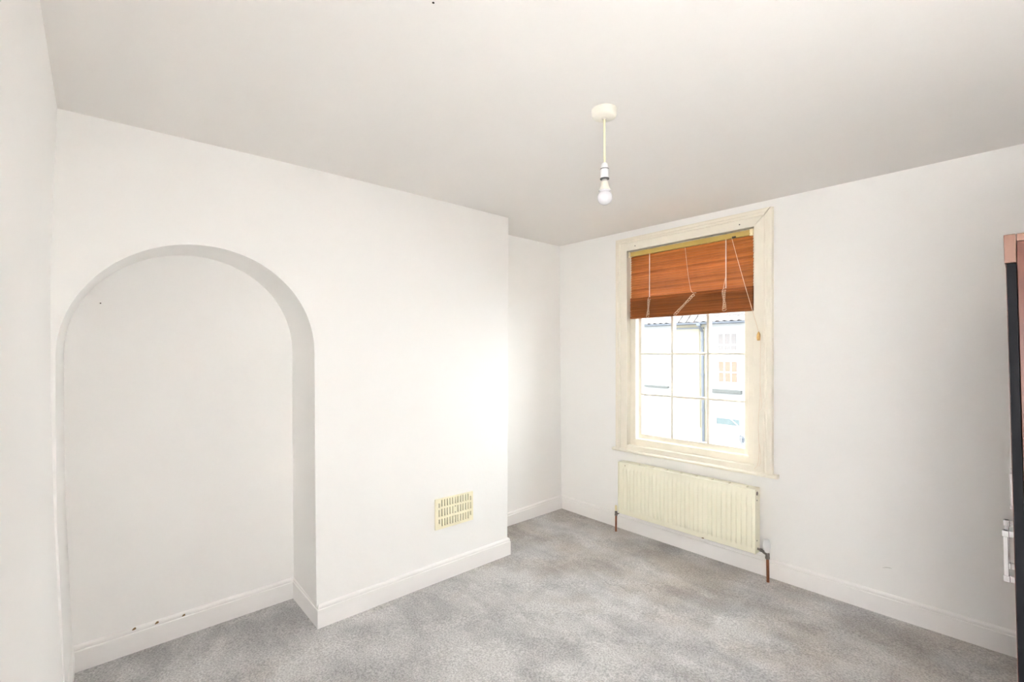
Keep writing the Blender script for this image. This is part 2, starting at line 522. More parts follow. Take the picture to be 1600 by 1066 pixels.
X0, X1, Z0, Z1 = 0.7545, 1.7425, 0.690, 2.270       # inner edge of the architrave
win = empty('window_1', (1.25, 0, 0.66), 'cream painted sash window with nine small panes showing under the blind', kind='structure')


def W(name, bm, m='trim', parent=None, smooth=False):
    parent = parent or win
    return obj(name, bm, m, parent, smooth, warpW)


# parts under a mesh part: that part's mesh is already in the window's frame
def under(o):
    o['_base'] = list(win['_base']); return o


# architrave profile: (distance outwards from inner edge, projection from the wall)
AP = [(0.0, 0.0), (0.0, 0.020), (0.002, 0.022), (0.058, 0.022), (0.061, 0.019), (0.064, 0.019), (0.067, 0.025), (0.074, 0.029),
      (0.081, 0.027), (0.085, 0.031), (0.097, 0.034), (0.104, 0.032), (0.106, 0.0)]


def arch(name, corner):
    """corner: list of two (x, z, outward-x, outward-z) mitre points"""
    bm = bmesh.new(); sts = []
    for x, z, ox, oz in corner:
        sts.append([(x + ox * d, -h, z + oz * d) for d, h in AP])
    sweep(bm, sts)
    return W(name, bm, smooth=False)


ah = arch('architrave', [(X0, Z1, -1, 1), (X1, Z1, 1, 1)])
arch('architrave', [(X0, 0.652, -1, 0), (X0, Z1, -1, 1)])
arch('architrave', [(X1, Z1, 1.10, 1), (X1, 0.652, 1.10, 0)])
under(ah)
for x, z in [(0.832, 2.301), (1.652, 2.301)]:
    bm = bmesh.new(); lathe(bm, (x, -0.021, z), [(0.0042, 0), (0.0042, 0.0025), (0.002, 0.0032), (0, 0.0032)], 10, Vector((0, -1, 0)))
    W('screw_hole', bm, 'dark', ah)

# sill nosing, apron riser
bm = bmesh.new()
npf = [(0.0, 0.632), (-0.036, 0.632), (-0.046, 0.636), (-0.0515, 0.643), (-0.0505, 0.650), (-0.044, 0.6545), (-0.02, 0.656), (0.0, 0.656)]
sweep(bm, [[(x, y * k if y < -0.04 else y, z) for y, z in npf] for x, k in [(0.622, 0.9), (0.628, 1.0), (1.885, 1.0), (1.892, 0.9)]])
W('sill', bm, smooth=True)
W('apron', bx(X0, X1, -0.020, 0.03, 0.655, 0.690, 0.002), smooth=False)
# linings
W('lining', bx(X0 - 0.018, X0, -0.019, 0.12, 0.66, Z1 + 0.02))
W('lining', bx(X1, X1 + 0.018, -0.019, 0.12, 0.66, Z1 + 0.02))
W('lining', bx(X0, X1, -0.019, 0.12, Z1, Z1 + 0.02))
W('lining', bx(X0, X1, 0.03, 0.19, 0.655, 0.688))
# staff-bead frame
FY0, FY1 = 0.0266, 0.060
W('frame_stile', bx(X0, 0.805, FY0, FY1, 0.69, Z1, 0.0015))
W('frame_stile', bx(1.690, X1, FY0, FY1, 0.69, Z1, 0.0015))
W('frame_rail', bx(0.805, 1.690, FY0, FY1, 0.69, 0.738, 0.0015))
W('frame_rail', bx(0.805, 1.690, FY0, FY1, Z1 - 0.05, Z1, 0.0015))


def sash(zlo, zhi, y0, y1, rows, rail, toprail):
    root = W('sash', bx(0.803, 0.8365, y0, y1, zlo, zhi, 0.001))
    under(root)
    W('sash_stile', bx(1.652, 1.692, y0, y1, zlo, zhi, 0.001), parent=root)
    W('sash_rail', bx(0.8365, 1.652, y0, y1, zlo, zlo + rail, 0.001), parent=root)
    W('sash_rail', bx(0.8365, 1.652, y0, y1, zhi - toprail, zhi, 0.001), parent=root)
    g0, g1 = zlo + rail, zhi - toprail
    xs = [0.8365, 1.1087, 1.3920, 1.652]
    zs = [g0] + rows + [g1]
    yc = (y0 + y1) / 2
    for x in xs[1:3]:
        bm = bmesh.new()
        pf = [(-0.0125, y1), (-0.0125, yc + 0.004), (-0.0105, y0 + 0.004), (-0.0095, y0), (0.0095, y0), (0.0105, y0 + 0.004), (0.0125, yc + 0.004), (0.0125, y1)]
        sweep(bm, [[(x + a, b, g0) for a, b in pf], [(x + a, b, g1) for a, b in pf]])
        W('glazing_bar', bm, parent=root)
    for z in rows:
        for a, b in zip(xs, xs[1:]):
            xa = a + (0.0095 if a > 0.85 else 0); xb = b - (0.0095 if b < 1.6 else 0)
            bm = bmesh.new()
            pf = [(-0.0090, y1), (-0.0090, yc + 0.004), (-0.0080, y0 + 0.004), (-0.0070, y0), (0.0070, y0), (0.0080, y0 + 0.004), (0.0090, yc + 0.004), (0.0090, y1)]
            sweep(bm, [[(xa, q, z + p) for p, q in pf], [(xb, q, z + p) for p, q in pf]])
            W('glazing_bar', bm, parent=root)
    for a, b in zip(xs, xs[1:]):
        for c, d in zip(zs, zs[1:]):
            W('glass_pane', bx(a + 0.004, b - 0.004, yc + 0.006, yc + 0.009, c + 0.003, d - 0.003), 'glass', parent=root)
    return root


sash(0.738, 1.790, 0.0631, 0.097, [1.1005, 1.430], 0.040, 0.035)
sash(1.760, 2.262, 0.103, 0.137, [2.02], 0.035, 0.045)
# glass above sits behind the blind

# ------------------------------------------------------------------ venetian blind
bl = empty('venetian_blind', (1.25, 0.012, 2.27), 'orange-brown wooden venetian blind drawn half up in the window', 'blind')


def B(name, bm, m, parent=None, smooth=False):
    return obj(name, bm, m, parent or bl, smooth, warpW)


BX0, BX1 = 0.7715, 1.7345
hr = B('headrail', bx(BX0 + 0.006, BX1 - 0.004, -0.008, 0.025, 2.222, 2.258, 0.002), 'rail')
for a, b in ((BX0 - 0.010, BX0 + 0.006), (BX1 - 0.022, BX1 - 0.002)):
    bm = bmesh.new(); box(bm, a, b, -0.011, 0.026, 2.236, 2.262, 0.001); box(bm, a, b, -0.011, 0.02, 2.217, 2.226, 0.001)
    box(bm, a + 0.002, b - 0.002, -0.009, 0.02, 2.222, 2.24, 0.001)
    B('headrail_bracket', bm, 'bracket')
B('cord_lock', bx(1.596, 1.622, -0.0115, 0.0, 2.222, 2.232, 0.001), 'dark')
SLW, SLT = 0.025, 0.0028


def slat_bm(xa, xb, zc_, yc_, ang, bow=0.0016):
    """one slat: gently crowned strip with rounded ends, tilted by ang"""
    bm = bmesh.new()
    n = 4
    up = []
    for k in range(n + 1):
        s = -0.5 + k / n
        up.append((s * SLW, SLT / 2 + bow * (1 - 4 * s * s)))
    dn = [(s, h - SLT) for s, h in reversed(up)]
    ring = up + dn
    ca, sa = math.cos(ang), math.sin(ang)

    def P(x, s, h):
        return (x, yc_ - (s * ca - h * sa) * 1.0, zc_ + s * sa + h * ca)
    sweep(bm, [[P(xa, s * 0.8, h) for s, h in ring], [P(xa + 0.003, s, h) for s, h in ring], [P(xb - 0.003, s, h) for s, h in ring], [P(xb, s * 0.8, h) for s, h in ring]])
    return bm


NS = 18
ztop, zbot = 2.2125, 1.890
for i in range(NS):
    z = ztop - (ztop - zbot) * i / (NS - 1)
    a = math.radians(-54 + random.uniform(-1.5, 1.5))
    if i == NS - 1: a = math.radians(-52)
    j = random.uniform(-0.0012, 0.0012)
    B('slat', slat_bm(BX0 + 0.004 + j, BX1 - 0.006 + j, z, 0.011, a), 'slat')
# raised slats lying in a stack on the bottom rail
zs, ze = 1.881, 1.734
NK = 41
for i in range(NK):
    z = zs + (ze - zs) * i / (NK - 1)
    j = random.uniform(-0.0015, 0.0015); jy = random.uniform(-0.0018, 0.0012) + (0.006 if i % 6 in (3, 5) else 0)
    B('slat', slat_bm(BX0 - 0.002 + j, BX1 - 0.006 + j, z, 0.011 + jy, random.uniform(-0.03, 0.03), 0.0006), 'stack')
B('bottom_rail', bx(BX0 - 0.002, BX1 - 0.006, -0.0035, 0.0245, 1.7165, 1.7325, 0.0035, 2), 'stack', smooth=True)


def twist(x, z0, z1, y, r, pitch, name, dx=0.0):
    """a two-strand twisted ladder cord, its white standing for light through the slats"""
    bm = bmesh.new()
    n = int((z0 - z1) / pitch * 8)
    for ph in (0, PI):
        pts = []
        for k in range(n + 1):
            t = k / n; a = 2 * PI * (z0 - z1) / pitch * t + ph
            pts.append((x + dx * t + r * math.cos(a), y + r * 0.7 * math.sin(a), z0 + (z1 - z0) * t))
        tube(bm, pts, r * 0.62, 5)
    return B(name, bm, 'whitecord', smooth=True)


def loops(x0, z0, x1, z1, wd, nlo, y, name, m='cord', r=0.0015):
    """slack cord bunched in small loops in front of the stack"""
    bm = bmesh.new(); pts = []
    n = nlo * 10
    for k in range(n + 1):
        t = k / n; a = 2 * PI * nlo * t
        ww_ = wd * (0.75 + 0.25 * math.sin(7.3 * t + 1))
        pts.append((x0 + (x1 - x0) * t + ww_ * math.cos(a), y - 0.003 * (1 + math.sin(a * 1.7)), z0 + (z1 - z0) * t + 0.011 * math.sin(a + 0.6)))
    tube(bm, pts, r, 5)
    return B(name, bm, m, smooth=True)


YF = -0.0045
lc = twist(0.9555, 2.222, 1.878, YF - 0.003, 0.0026, 0.019, 'ladder_cord', -0.0015)
loops(0.952, 1.872, 0.940, 1.724, 0.0125, 9, YF - 0.002, 'slack_cord')
bm = bmesh.new(); tube(bm, [(1.2500, YF + 0.002, 2.225), (1.262, YF, 2.12), (1.277, YF, 2.0), (1.295, YF, 1.905), (1.302, YF, 1.885), (1.316, YF - 0.001, 1.877)], 0.0014, 6)
B('ladder_cord', bm, 'cord', smooth=True)
loops(1.325, 1.866, 1.172, 1.728, 0.016, 11, YF - 0.002, 'slack_cord')
twist(1.5540, 2.222, 1.884, YF - 0.003, 0.0026, 0.019, 'ladder_cord', 0.0005)
bm = bmesh.new(); tube(bm, [(1.554, YF - 0.002, 1.975), (1.545, YF - 0.003, 1.93), (1.535, YF - 0.002, 1.885)], 0.0012, 5)
B('slack_cord', bm, 'cord', smooth=True)
loops(1.540, 1.878, 1.545, 1.735, 0.0135, 10, YF - 0.002, 'slack_cord')
bm = bmesh.new(); lathe(bm, (1.543, YF, 1.722), [(0.0015, 0), (0.003, 0.003), (0.0025, 0.009), (0.001, 0.011)], 10)
B('cord_knot', bm, 'dark', smooth=True)


def unwarp(x, y, z):
    # the pixel-surveyed cord path is already in world space
    a, b = 0.011, 0.0125
    dx, dz = x - 1.25, z - 1.47
    X = (dx - a * dz) / (1 - a * b); Zv = dz - b * X
    return (1.25 + X, y, 1.47 + Zv)


def cordpath(pts):
    return [unwarp(x, y, z) for x, y, z in pts]


bm = bmesh.new()
tube(bm, cordpath([(1.6045, -0.012, 2.2258), (1.640, -0.018, 2.09), (1.700, -0.027, 1.87), (1.7400, -0.032, 1.7304), (1.7810, -0.036, 1.580)]), 0.0019, 6)
pc = B('pull_cord', bm, 'cord', smooth=True)
pc['_base'] = list(bl['_base'])
bm = bmesh.new()
c = unwarp(1.7805, -0.0365, 1.5815)
lathe(bm, c, [(0.0025, 0), (0.0065, -0.006), (0.0105, -0.018), (0.0118, -0.032), (0.0115, -0.044), (0.0095, -0.056), (0.007, -0.058), (0.006, -0.050), (0.0, -0.048)], 16)
B('tassel', bm, 'tassel', pc, smooth=True)
bm = bmesh.new()
tube(bm, cordpath([(1.7905, -0.036, 1.556), (1.7923, -0.037, 1.5207), (1.7895, -0.037, 1.38), (1.7870, -0.037, 1.2458), (1.7855, -0.037, 1.16), (1.7785, -0.037, 1.0702),
                   (1.7735, -0.037, 1.00), (1.7722, -0.037, 0.9444), (1.7745, -0.037, 0.88), (1.7765, -0.037, 0.81), (1.7725, -0.037, 0.75), (1.7655, -0.037, 0.708), (1.7520, -0.040, 0.690), (1.7440, -0.042, 0.683)]), 0.0013, 6)
tube(bm, cordpath([(1.7865, -0.0375, 1.2458), (1.7925, -0.038, 1.17), (1.7950, -0.038, 1.115), (1.7930, -0.038, 1.085), (1.7860, -0.038, 1.075), (1.7785, -0.038, 1.068)]), 0.0011, 5)
tube(bm, cordpath([(1.7750, -0.038, 0.86), (1.7830, -0.038, 0.82), (1.7870, -0.038, 0.780), (1.7850, -0.038, 0.73), (1.7760, -0.038, 0.705), (1.7680, -0.039, 0.712), (1.7620, -0.039, 0.722)]), 0.0011, 5)
B('hanging_cord', bm, 'cord', pc, smooth=True)

# ------------------------------------------------------------------ radiator
RX0, RX1, RY0, RY1, RZ0, RZ1 = 0.7185, 1.7735, -0.112, -0.034, 0.143, 0.5625


def warpR(c):
    return (c.x + 0.011 * (c.z - 0.35), c.y, c.z + 0.0115 * (c.x - 1.245))


rad = empty('radiator', (1.245, -0.03, 0.143), 'cream enamelled panel radiator fixed below the window', 'radiator')


def R(name, bm, m='radiator', parent=None, smooth=False):
    return obj(name, bm, m, parent or rad, smooth, warpR)


# fluted front panel
bm = bmesh.new()
NF = 31
xs = [(RX0, 0.0), (RX0 + 0.012, 0.0)]
pw = (RX1 - RX0 - 0.036) / NF
for i in range(NF):
    a = RX0 + 0.018 + i * pw
    xs += [(a, 0), (a + pw * 0.03, 0.1), (a + pw * 0.11, 0.88), (a + pw * 0.18, 1), (a + pw * 0.78, 1), (a + pw * 0.85, 0.88), (a + pw * 0.93, 0.1), (a + pw * 0.96, 0)]
xs += [(RX1 - 0.018, 0), (RX1 - 0.012, 0), (RX1, 0)]
zsr = [(RZ0 + 0.004, 0), (RZ0 + 0.034, 0), (RZ0 + 0.046, 0.75), (RZ0 + 0.054, 1), (RZ1 - 0.062, 1), (RZ1 - 0.054, 0.75), (RZ1 - 0.044, 0), (RZ1 - 0.004, 0)]
g = [[bm.verts.new((x, RY0 + 0.011 - 0.011 * k * q, z)) for z, q in zsr] for x, k in xs]
for i in range(len(xs) - 1):
    for j in range(len(zsr) - 1):
        bm.faces.new((g[i][j], g[i + 1][j], g[i + 1][j + 1], g[i][j + 1]))
# rolled rim all round
ext = bmesh.ops.extrude_face_region(bm, geom=bm.faces[:])
for v in [e for e in ext['geom'] if isinstance(e, bmesh.types.BMVert)]:
    v.co.y = RY0 + 0.016
fp = R('front_panel', bm, smooth=True)
fp['_base'] = list(rad['_base'])
bm = bmesh.new(); sweep(bm, [[(1.414, RY0 + 0.004, 0.1478), (1.43, RY0 + 0.004, 0.1468), (1.436, RY0 + 0.004, 0.151), (1.424, RY0 + 0.004, 0.154)], [(1.416, RY0 + 0.012, 0.1465), (1.43, RY0 + 0.012, 0.146), (1.434, RY0 + 0.012, 0.15), (1.424, RY0 + 0.012, 0.152)]])
R('enamel_chip', bm, 'chip', fp)
bm = bmesh.new(); box(bm, 0.782, 0.784, RY0 + 0.0045, RY0 + 0.008, 0.535, 0.545); R('enamel_chip', bm, 'chip', fp)
for side, (a, b) in enumerate(((RX0 - 0.002, RX0 + 0.002), (RX1 - 0.002, RX1 + 0.002))):
    sp_ = R('side_panel', bx(a, b, RY0 + 0.003, RY1, RZ0 + 0.002, RZ1 - 0.001, 0.001))
    sp_['_base'] = list(rad['_base'])
    if side == 1:
        bm = bmesh.new(); lathe(bm, (b, RY0 + 0.030, RZ1 - 0.030), [(0.0125, 0), (0.0125, 0.002), (0.009, 0.004), (0.004, 0.001), (0, 0.001)], 20, Vector((1, 0, 0)))
        R('end_plug', bm, 'brassgrey', sp_, True)
        for zz in (RZ1 - 0.075, RZ0 + 0.085):
            bm = bmesh.new(); lathe(bm, (b, RY0 + 0.030, zz), [(0.004, 0), (0.004, 0.0012), (0, 0.0012)], 10, Vector((1, 0, 0)))
            R('vent_hole', bm, 'dark', sp_)
R('back_panel', bx(RX0, RX1, RY1 - 0.010, RY1, RZ0, RZ1 - 0.004, 0.002))
# top grille: long frame with slots
bm = bmesh.new()
NSL = 9
gx0, gx1 = RX0 + 0.004, RX1 - 0.004
box(bm, gx0, gx1, RY0 + 0.003, RY0 + 0.022, RZ1 - 0.006, RZ1, 0.0015)
box(bm, gx0, gx1, RY1 - 0.016, RY1, RZ1 - 0.006, RZ1, 0.0015)
for i in range(NSL + 1):
    x = gx0 + (gx1 - gx0) * i / NSL
    box(bm, max(gx0, x - 0.052), min(gx1, x + 0.052), RY0 + 0.02, RY1 - 0.014, RZ1 - 0.005, RZ1 - 0.0005)
R('top_grille', bm)
R('convector', bx(RX0 + 0.01, RX1 - 0.01, RY0 + 0.03, RY1 - 0.02, RZ0 + 0.03, RZ1 - 0.025), 'radiator')
for x in (RX0 + 0.16, RX1 - 0.16):
    bm = bmesh.new(); box(bm, x - 0.015, x + 0.015, RY1 - 0.001, 0.0, RZ0 + 0.03, RZ1 - 0.05, 0.001)
    R('wall_bracket', bm)


def RW(name, bm, m, parent=None, smooth=True):   # pipework: surveyed straight in world space
    return obj(name, bm, m, parent or rad, smooth)


# left lockshield valve and pipe
py = -0.098
bm = bmesh.new(); tube(bm, [(0.6855, py, zf(0.69, py) - 0.02), (0.6885, py, 0.118)], 0.0078, 14)
RW('pipe', bm, 'copper')
bm = bmesh.new(); lathe(bm, (0.6885, py, 0.110), [(0.0105, 0), (0.0115, 0.004), (0.0115, 0.014), (0.009, 0.017), (0.0105, 0.02), (0.0105, 0.034), (0.008, 0.037), (0.006, 0.044)], 16)
tube(bm, [(0.6885, py, 0.128), (0.706, py + 0.004, 0.130), (0.724, py + 0.014, 0.160)], 0.007, 10)
v1 = RW('lockshield_valve', bm, 'brassgrey'); v1['_base'] = list(rad['_base'])
bm = bmesh.new(); lathe(bm, (0.6890, py, 0.150), [(0.0085, 0), (0.0098, 0.002), (0.0098, 0.036), (0.0085, 0.042), (0.004, 0.0445), (0, 0.0445)], 18)
RW('valve_cap', bm, 'capcream', v1)
# right thermostatic valve and pipe
py = -0.088; px = 1.840
bm = bmesh.new(); tube(bm, [(px + 0.0005, py, zf(1.84, py) - 0.02), (px - 0.001, py, 0.160)], 0.0088, 14)
RW('pipe', bm, 'copper')
bm = bmesh.new()
lathe(bm, (px - 0.0015, py, 0.140), [(0.0105, 0), (0.0135, 0.003), (0.0135, 0.015), (0.0105, 0.018), (0.0125, 0.021), (0.0125, 0.036), (0.010, 0.04), (0.010, 0.046)], 16)
tube(bm, [(px - 0.002, py, 0.168), (px - 0.020, py + 0.004, 0.173), (px - 0.036, py + 0.008, 0.178), (1.772, py + 0.016, 0.180)], [0.008, 0.010, 0.0075, 0.0075], 12)
lathe(bm, (1.790, py + 0.012, 0.1795), [(0.0075, 0), (0.0115, 0.001), (0.0115, 0.012), (0.0075, 0.013)], 6, Vector((1, -0.15, -0.03)))
v2 = RW('thermostatic_valve', bm, 'brassgrey'); v2['_base'] = list(rad['_base'])
bm = bmesh.new()
prof = [(0.0125, 0), (0.0150, 0.002), (0.0150, 0.012), (0.0165, 0.014), (0.0210, 0.024), (0.0225, 0.034), (0.0225, 0.050), (0.0205, 0.056), (0.0185, 0.062), (0.0180, 0.074), (0.0150, 0.080), (0.008, 0.082), (0, 0.082)]
lathe(bm, (px - 0.003, py, 0.182), prof, 24, Vector((-0.03, 0, 1)))
hd = RW('valve_head', bm, 'whiteplastic', v2)

# ------------------------------------------------------------------ wall vent
VX = D
ven = empty('air_vent', (VX, -1.5065, 0.424), 'ivory plastic slotted air vent low on the chimney breast', 'vent')
vy0, vy1, vz0, vz1 = -1.6555, -1.3585, 0.3285, 0.5215
ncol = 13
holes = []
H_ = vz1 - vz0
for c_ in range(ncol):
    yc_ = vy0 + 0.0288 + (0.2765 - 0.0288) * c_ / (ncol - 1)
    rws = [(0.0085, 0.0545), (0.0660, 0.1150), (0.1290, 0.1780)]
    if c_ in (0, ncol - 1): rws = [(0.0280, 0.0590), (0.0690, 0.1150), (0.1290, 0.1590)]
    if c_ == 6: rws = [rws[0], (0.0655, 0.0745), (0.1055, 0.1145), rws[2]]
    for t0, t1 in rws:
        holes.append((yc_ - 0.0042, yc_ + 0.0042, vz1 - t1, vz1 - t0))
ys = sorted({vy0, vy1} | {round(h[0], 5) for h in holes} | {round(h[1], 5) for h in holes})
zsv = sorted({vz0, vz1} | {round(h[2], 5) for h in holes} | {round(h[3], 5) for h in holes})


def solid(y, z):
    return not any(h[0] < y < h[1] and h[2] < z < h[3] for h in holes)


bm = bmesh.new()
VT = 0.012


def vwarp(c):       # the plate hangs a touch out of square
    return (c.x, c.y, c.z - 0.022 * (c.y + 1.5065) * (1 if c.z > 0.424 else 0.6))


vcache = {}


def vv(x, y, z):
    k = (round(x, 5), round(y, 5), round(z, 5))
    if k not in vcache: vcache[k] = bm.verts.new(k)
    return vcache[k]


NY, NZ = len(ys) - 1, len(zsv) - 1
G = [[solid((ys[i] + ys[i + 1]) / 2, (zsv[j] + zsv[j + 1]) / 2) for j in range(NZ)] for i in range(NY)]
xf, xb_ = VX + VT, VX + 0.002
for i in range(NY):
    for j in range(NZ):
        if not G[i][j]: continue
        a, b, c_, d_ = ys[i], ys[i + 1], zsv[j], zsv[j + 1]
        bm.faces.new((vv(xf, a, c_), vv(xf, b, c_), vv(xf, b, d_), vv(xf, a, d_)))
        for (di, dj, p, q) in ((-1, 0, (a, c_), (a, d_)), (1, 0, (b, c_), (b, d_)), (0, -1, (a, c_), (b, c_)), (0, 1, (a, d_), (b, d_))):
            ii, jj = i + di, j + dj
            if not (0 <= ii < NY and 0 <= jj < NZ) or not G[ii][jj]:
                bm.faces.new((vv(xf, *p), vv(xf, *q), vv(xb_, *q), vv(xb_, *p)))
obj('face_plate', bm, 'ventcream', ven, warp=vwarp)
obj('duct_backing', bx(VX, VX + 0.003, vy0 + 0.012, vy1 - 0.012, vz0 + 0.006, vz1 - 0.006), 'slot', ven, warp=vwarp)
for dz in (0.070, 0.110):
    bm = bmesh.new(); lathe(bm, (VX + 0.004, -1.5028, vz1 - dz), [(0.0036, 0), (0.0036, 0.006), (0.002, 0.007), (0, 0.007)], 10, Vector((1, 0, 0)))
    obj('screw', bm, 'brassgrey', ven, warp=vwarp)

# ------------------------------------------------------------------ pendant light
LX, LY = 1.850, -1.7375
LZ = zc(LX, LY)
pen = empty('pendant_light', (LX, LY, LZ), 'bare bulb pendant hanging from a round white ceiling rose', 'light')
bm = bmesh.new()
lathe(bm, (LX, LY, LZ + 0.004), [(0.0505, 0), (0.0505, -0.010), (0.0490, -0.026), (0.0465, -0.033), (0.040, -0.037), (0.012, -0.039), (0.0075, -0.044), (0.0, -0.044)], 48)
rs = obj('ceiling_rose', bm, 'roseplastic', pen, True); rs['_base'] = list(pen['_base'])
bm = bmesh.new(); box(bm, LX - 0.003, LX + 0.003, LY + 0.044, LY + 0.052, LZ - 0.018, LZ - 0.004, 0.001)
obj('rose_clip', bm, 'whiteplastic', rs)
bm = bmesh.new(); tube(bm, [(LX, LY, LZ - 0.035), (LX - 0.0003, LY, LZ - 0.1), (LX - 0.0012, LY + 0.0004, 2.23)], 0.0035, 12)
obj('flex', bm, 'flex', pen, True)
HX, HY = LX - 0.0015, LY
bm = bmesh.new(); lathe(bm, (HX, HY, 2.2375), [(0.0075, 0), (0.0115, -0.003), (0.0150, -0.020), (0.0158, -0.0225), (0.0158, -0.0235)], 28)
hol = obj('lamp_holder', bm, 'whiteplastic', pen, True); hol['_base'] = list(pen['_base'])
bm = bmesh.new(); lathe(bm, (HX, HY, 2.2142), [(0.0168, 0), (0.0172, -0.0012), (0.0168, -0.0028)], 28)
obj('seam_ring', bm, 'rubber', hol, True)
bm = bmesh.new(); lathe(bm, (HX, HY, 2.2115), [(0.0165, 0), (0.0165, -0.030), (0.0172, -0.032), (0.0172, -0.036)], 28)
obj('holder_skirt', bm, 'whiteplastic', hol, True)
bm = bmesh.new(); lathe(bm, (HX, HY, 2.1757), [(0.0180, 0), (0.0186, -0.0015), (0.0180, -0.0040)], 28)
obj('shade_ring', bm, 'rubber', hol, True)
bm = bmesh.new(); lathe(bm, (HX, HY, 2.1720), [(0.0115, 0), (0.0115, -0.010), (0.0125, -0.011)], 24)
bu = obj('bulb', bm, 'chrome', pen, True); bu['_base'] = list(pen['_base'])
bm = bmesh.new(); lathe(bm, (HX, HY, 2.1625), [(0.0128, 0), (0.0140, -0.004), (0.0165, -0.018), (0.0215, -0.032), (0.0245, -0.0365)], 28)
obj('bulb_base', bm, 'roseplastic', bu, True)
bm = bmesh.new(); RB = 0.0305; zb = 2.0985
pr_ = [(0.0245, 2.1262 - zb)]
for k in range(1, 17):
    th = math.radians(60) - math.radians(150) * k / 16
    pr_.append((max(0.0, RB * math.cos(th)), RB * math.sin(th) * 0.98))
lathe(bm, (HX, HY, zb), pr_, 32)
obj('bulb_diffuser', bm, 'bulbglass', bu, True)

# ------------------------------------------------------------------ wardrobe
WY0, WY1 = -1.72, -0.06


def warpWd(c):      # a flat-pack carcass that leans a little towards the room and stands a little askew
    lean = 0.010 * (c.z - 1.15)
    return (c.x - lean - 0.018 * (c.y + 1.72), c.y, c.z)


war = empty('wardrobe', (3.25, -0.9, zf(3.25, -0.9)), 'reddish wood wardrobe with black edging and chrome handles, at the right edge of the photo', 'wardrobe')


def WD(name, bm, m, parent=None, smooth=False):
    return obj(name, bm, m, parent or war, smooth, warpWd)


FX = 2.9625          # door fronts
DT = 0.0165
CX1 = 3.545
ZB = zf(3.2, -1.0)
# carcass
WD('side_panel', bx(FX + DT + 0.001, CX1, WY0, WY0 + 0.018, ZB - 0.004, 1.7345, 0.0008), 'wardrobe')
WD('side_panel', bx(FX + DT + 0.001, CX1, WY1 - 0.018, WY1, ZB - 0.004, 1.7345, 0.0008), 'wardrobe')
WD('back_panel', bx(CX1 - 0.006, CX1, WY0 + 0.018, WY1 - 0.018, ZB + 0.05, 1.7345), 'wardrobe')
WD('floor_panel', bx(FX + DT + 0.002, CX1, WY0 + 0.018, WY1 - 0.018, ZB + 0.055, ZB + 0.073), 'wardrobe')
WD('plinth', bx(FX + 0.035, FX + 0.053, WY0 + 0.018, WY1 - 0.018, ZB - 0.004, ZB + 0.055), 'black')
WD('top_panel', bx(FX + DT + 0.001, CX1, WY0 - 0.002, WY1, 1.7345, 1.7515, 0.001), 'cornice')
WD('cornice', bx(FX - 0.0025, FX + DT, WY0 - 0.003, WY1, 1.6875, 1.7515, 0.0012), 'cornice')
dw = 0.4135
for k in range(4):
    ya = WY0 + k * (dw + 0.0015); yb = ya + dw
    d = WD('door', bx(FX + 0.0006, FX + DT, ya, yb, ZB + 0.055, 1.6855, 0.0008), 'black')
    d['_base'] = list(war['_base'])
    WD('door_face', bx(FX - 0.0004, FX + 0.0008, ya + 0.001, yb - 0.001, ZB + 0.056, 1.6845), 'wardrobe', d)
    hy = yb - 0.055 if k % 2 == 0 else ya + 0.055
    bm = bmesh.new()
    hz0, hz1 = 0.838, 0.980
    box(bm, FX - 0.0270, FX - 0.0175, hy - 0.006, hy + 0.006, hz0, hz1, 0.0008)
    for zz in (hz0 + 0.0, hz1 - 0.017):
        box(bm, FX - 0.0180, FX + 0.0005, hy - 0.005, hy + 0.005, zz, zz + 0.017, 0.0006)
        box(bm, FX - 0.0290, FX - 0.0155, hy - 0.008, hy + 0.008, zz + 0.0, zz + 0.017, 0.0008)
    WD('handle', bm, 'chrome', d)

# ------------------------------------------------------------------ across the street
FYD = 15.0


def house(name, label, xa, xb, m, base):
    h = empty(name, (0.5 * (xa + xb), FYD, base), label, 'house', None)
    return h


BASE = -3.6
ROOFZ = 2.36
tile_mesh = None


def tile_mesh_make():
    bm = bmesh.new()
    n = 8; wv = 0.29; L_ = 0.42
    top = []; 
    for e in (0, 1):
        ring = []
        for k in range(n + 1):
            x = -wv / 2 + wv * k / n
            h = 0.045 * math.sin(PI * k / n * 2) * 0.6 + 0.03
            ring.append((x, e * L_, h))
        for k in range(n, -1, -1):
            x = -wv / 2 + wv * k / n
            h = 0.045 * math.sin(PI * k / n * 2) * 0.6 + 0.008
            ring.append((x, e * L_, h))
        top.append(ring)
    sweep(bm, top)
    bmesh.ops.recalc_face_normals(bm, faces=bm.faces)
    me = bpy.data.meshes.new('roof_tile'); bm.to_mesh(me); bm.free(); me.materials.append(MT['tile']); return me


TM = tile_mesh_make()
PITCH = math.radians(38)


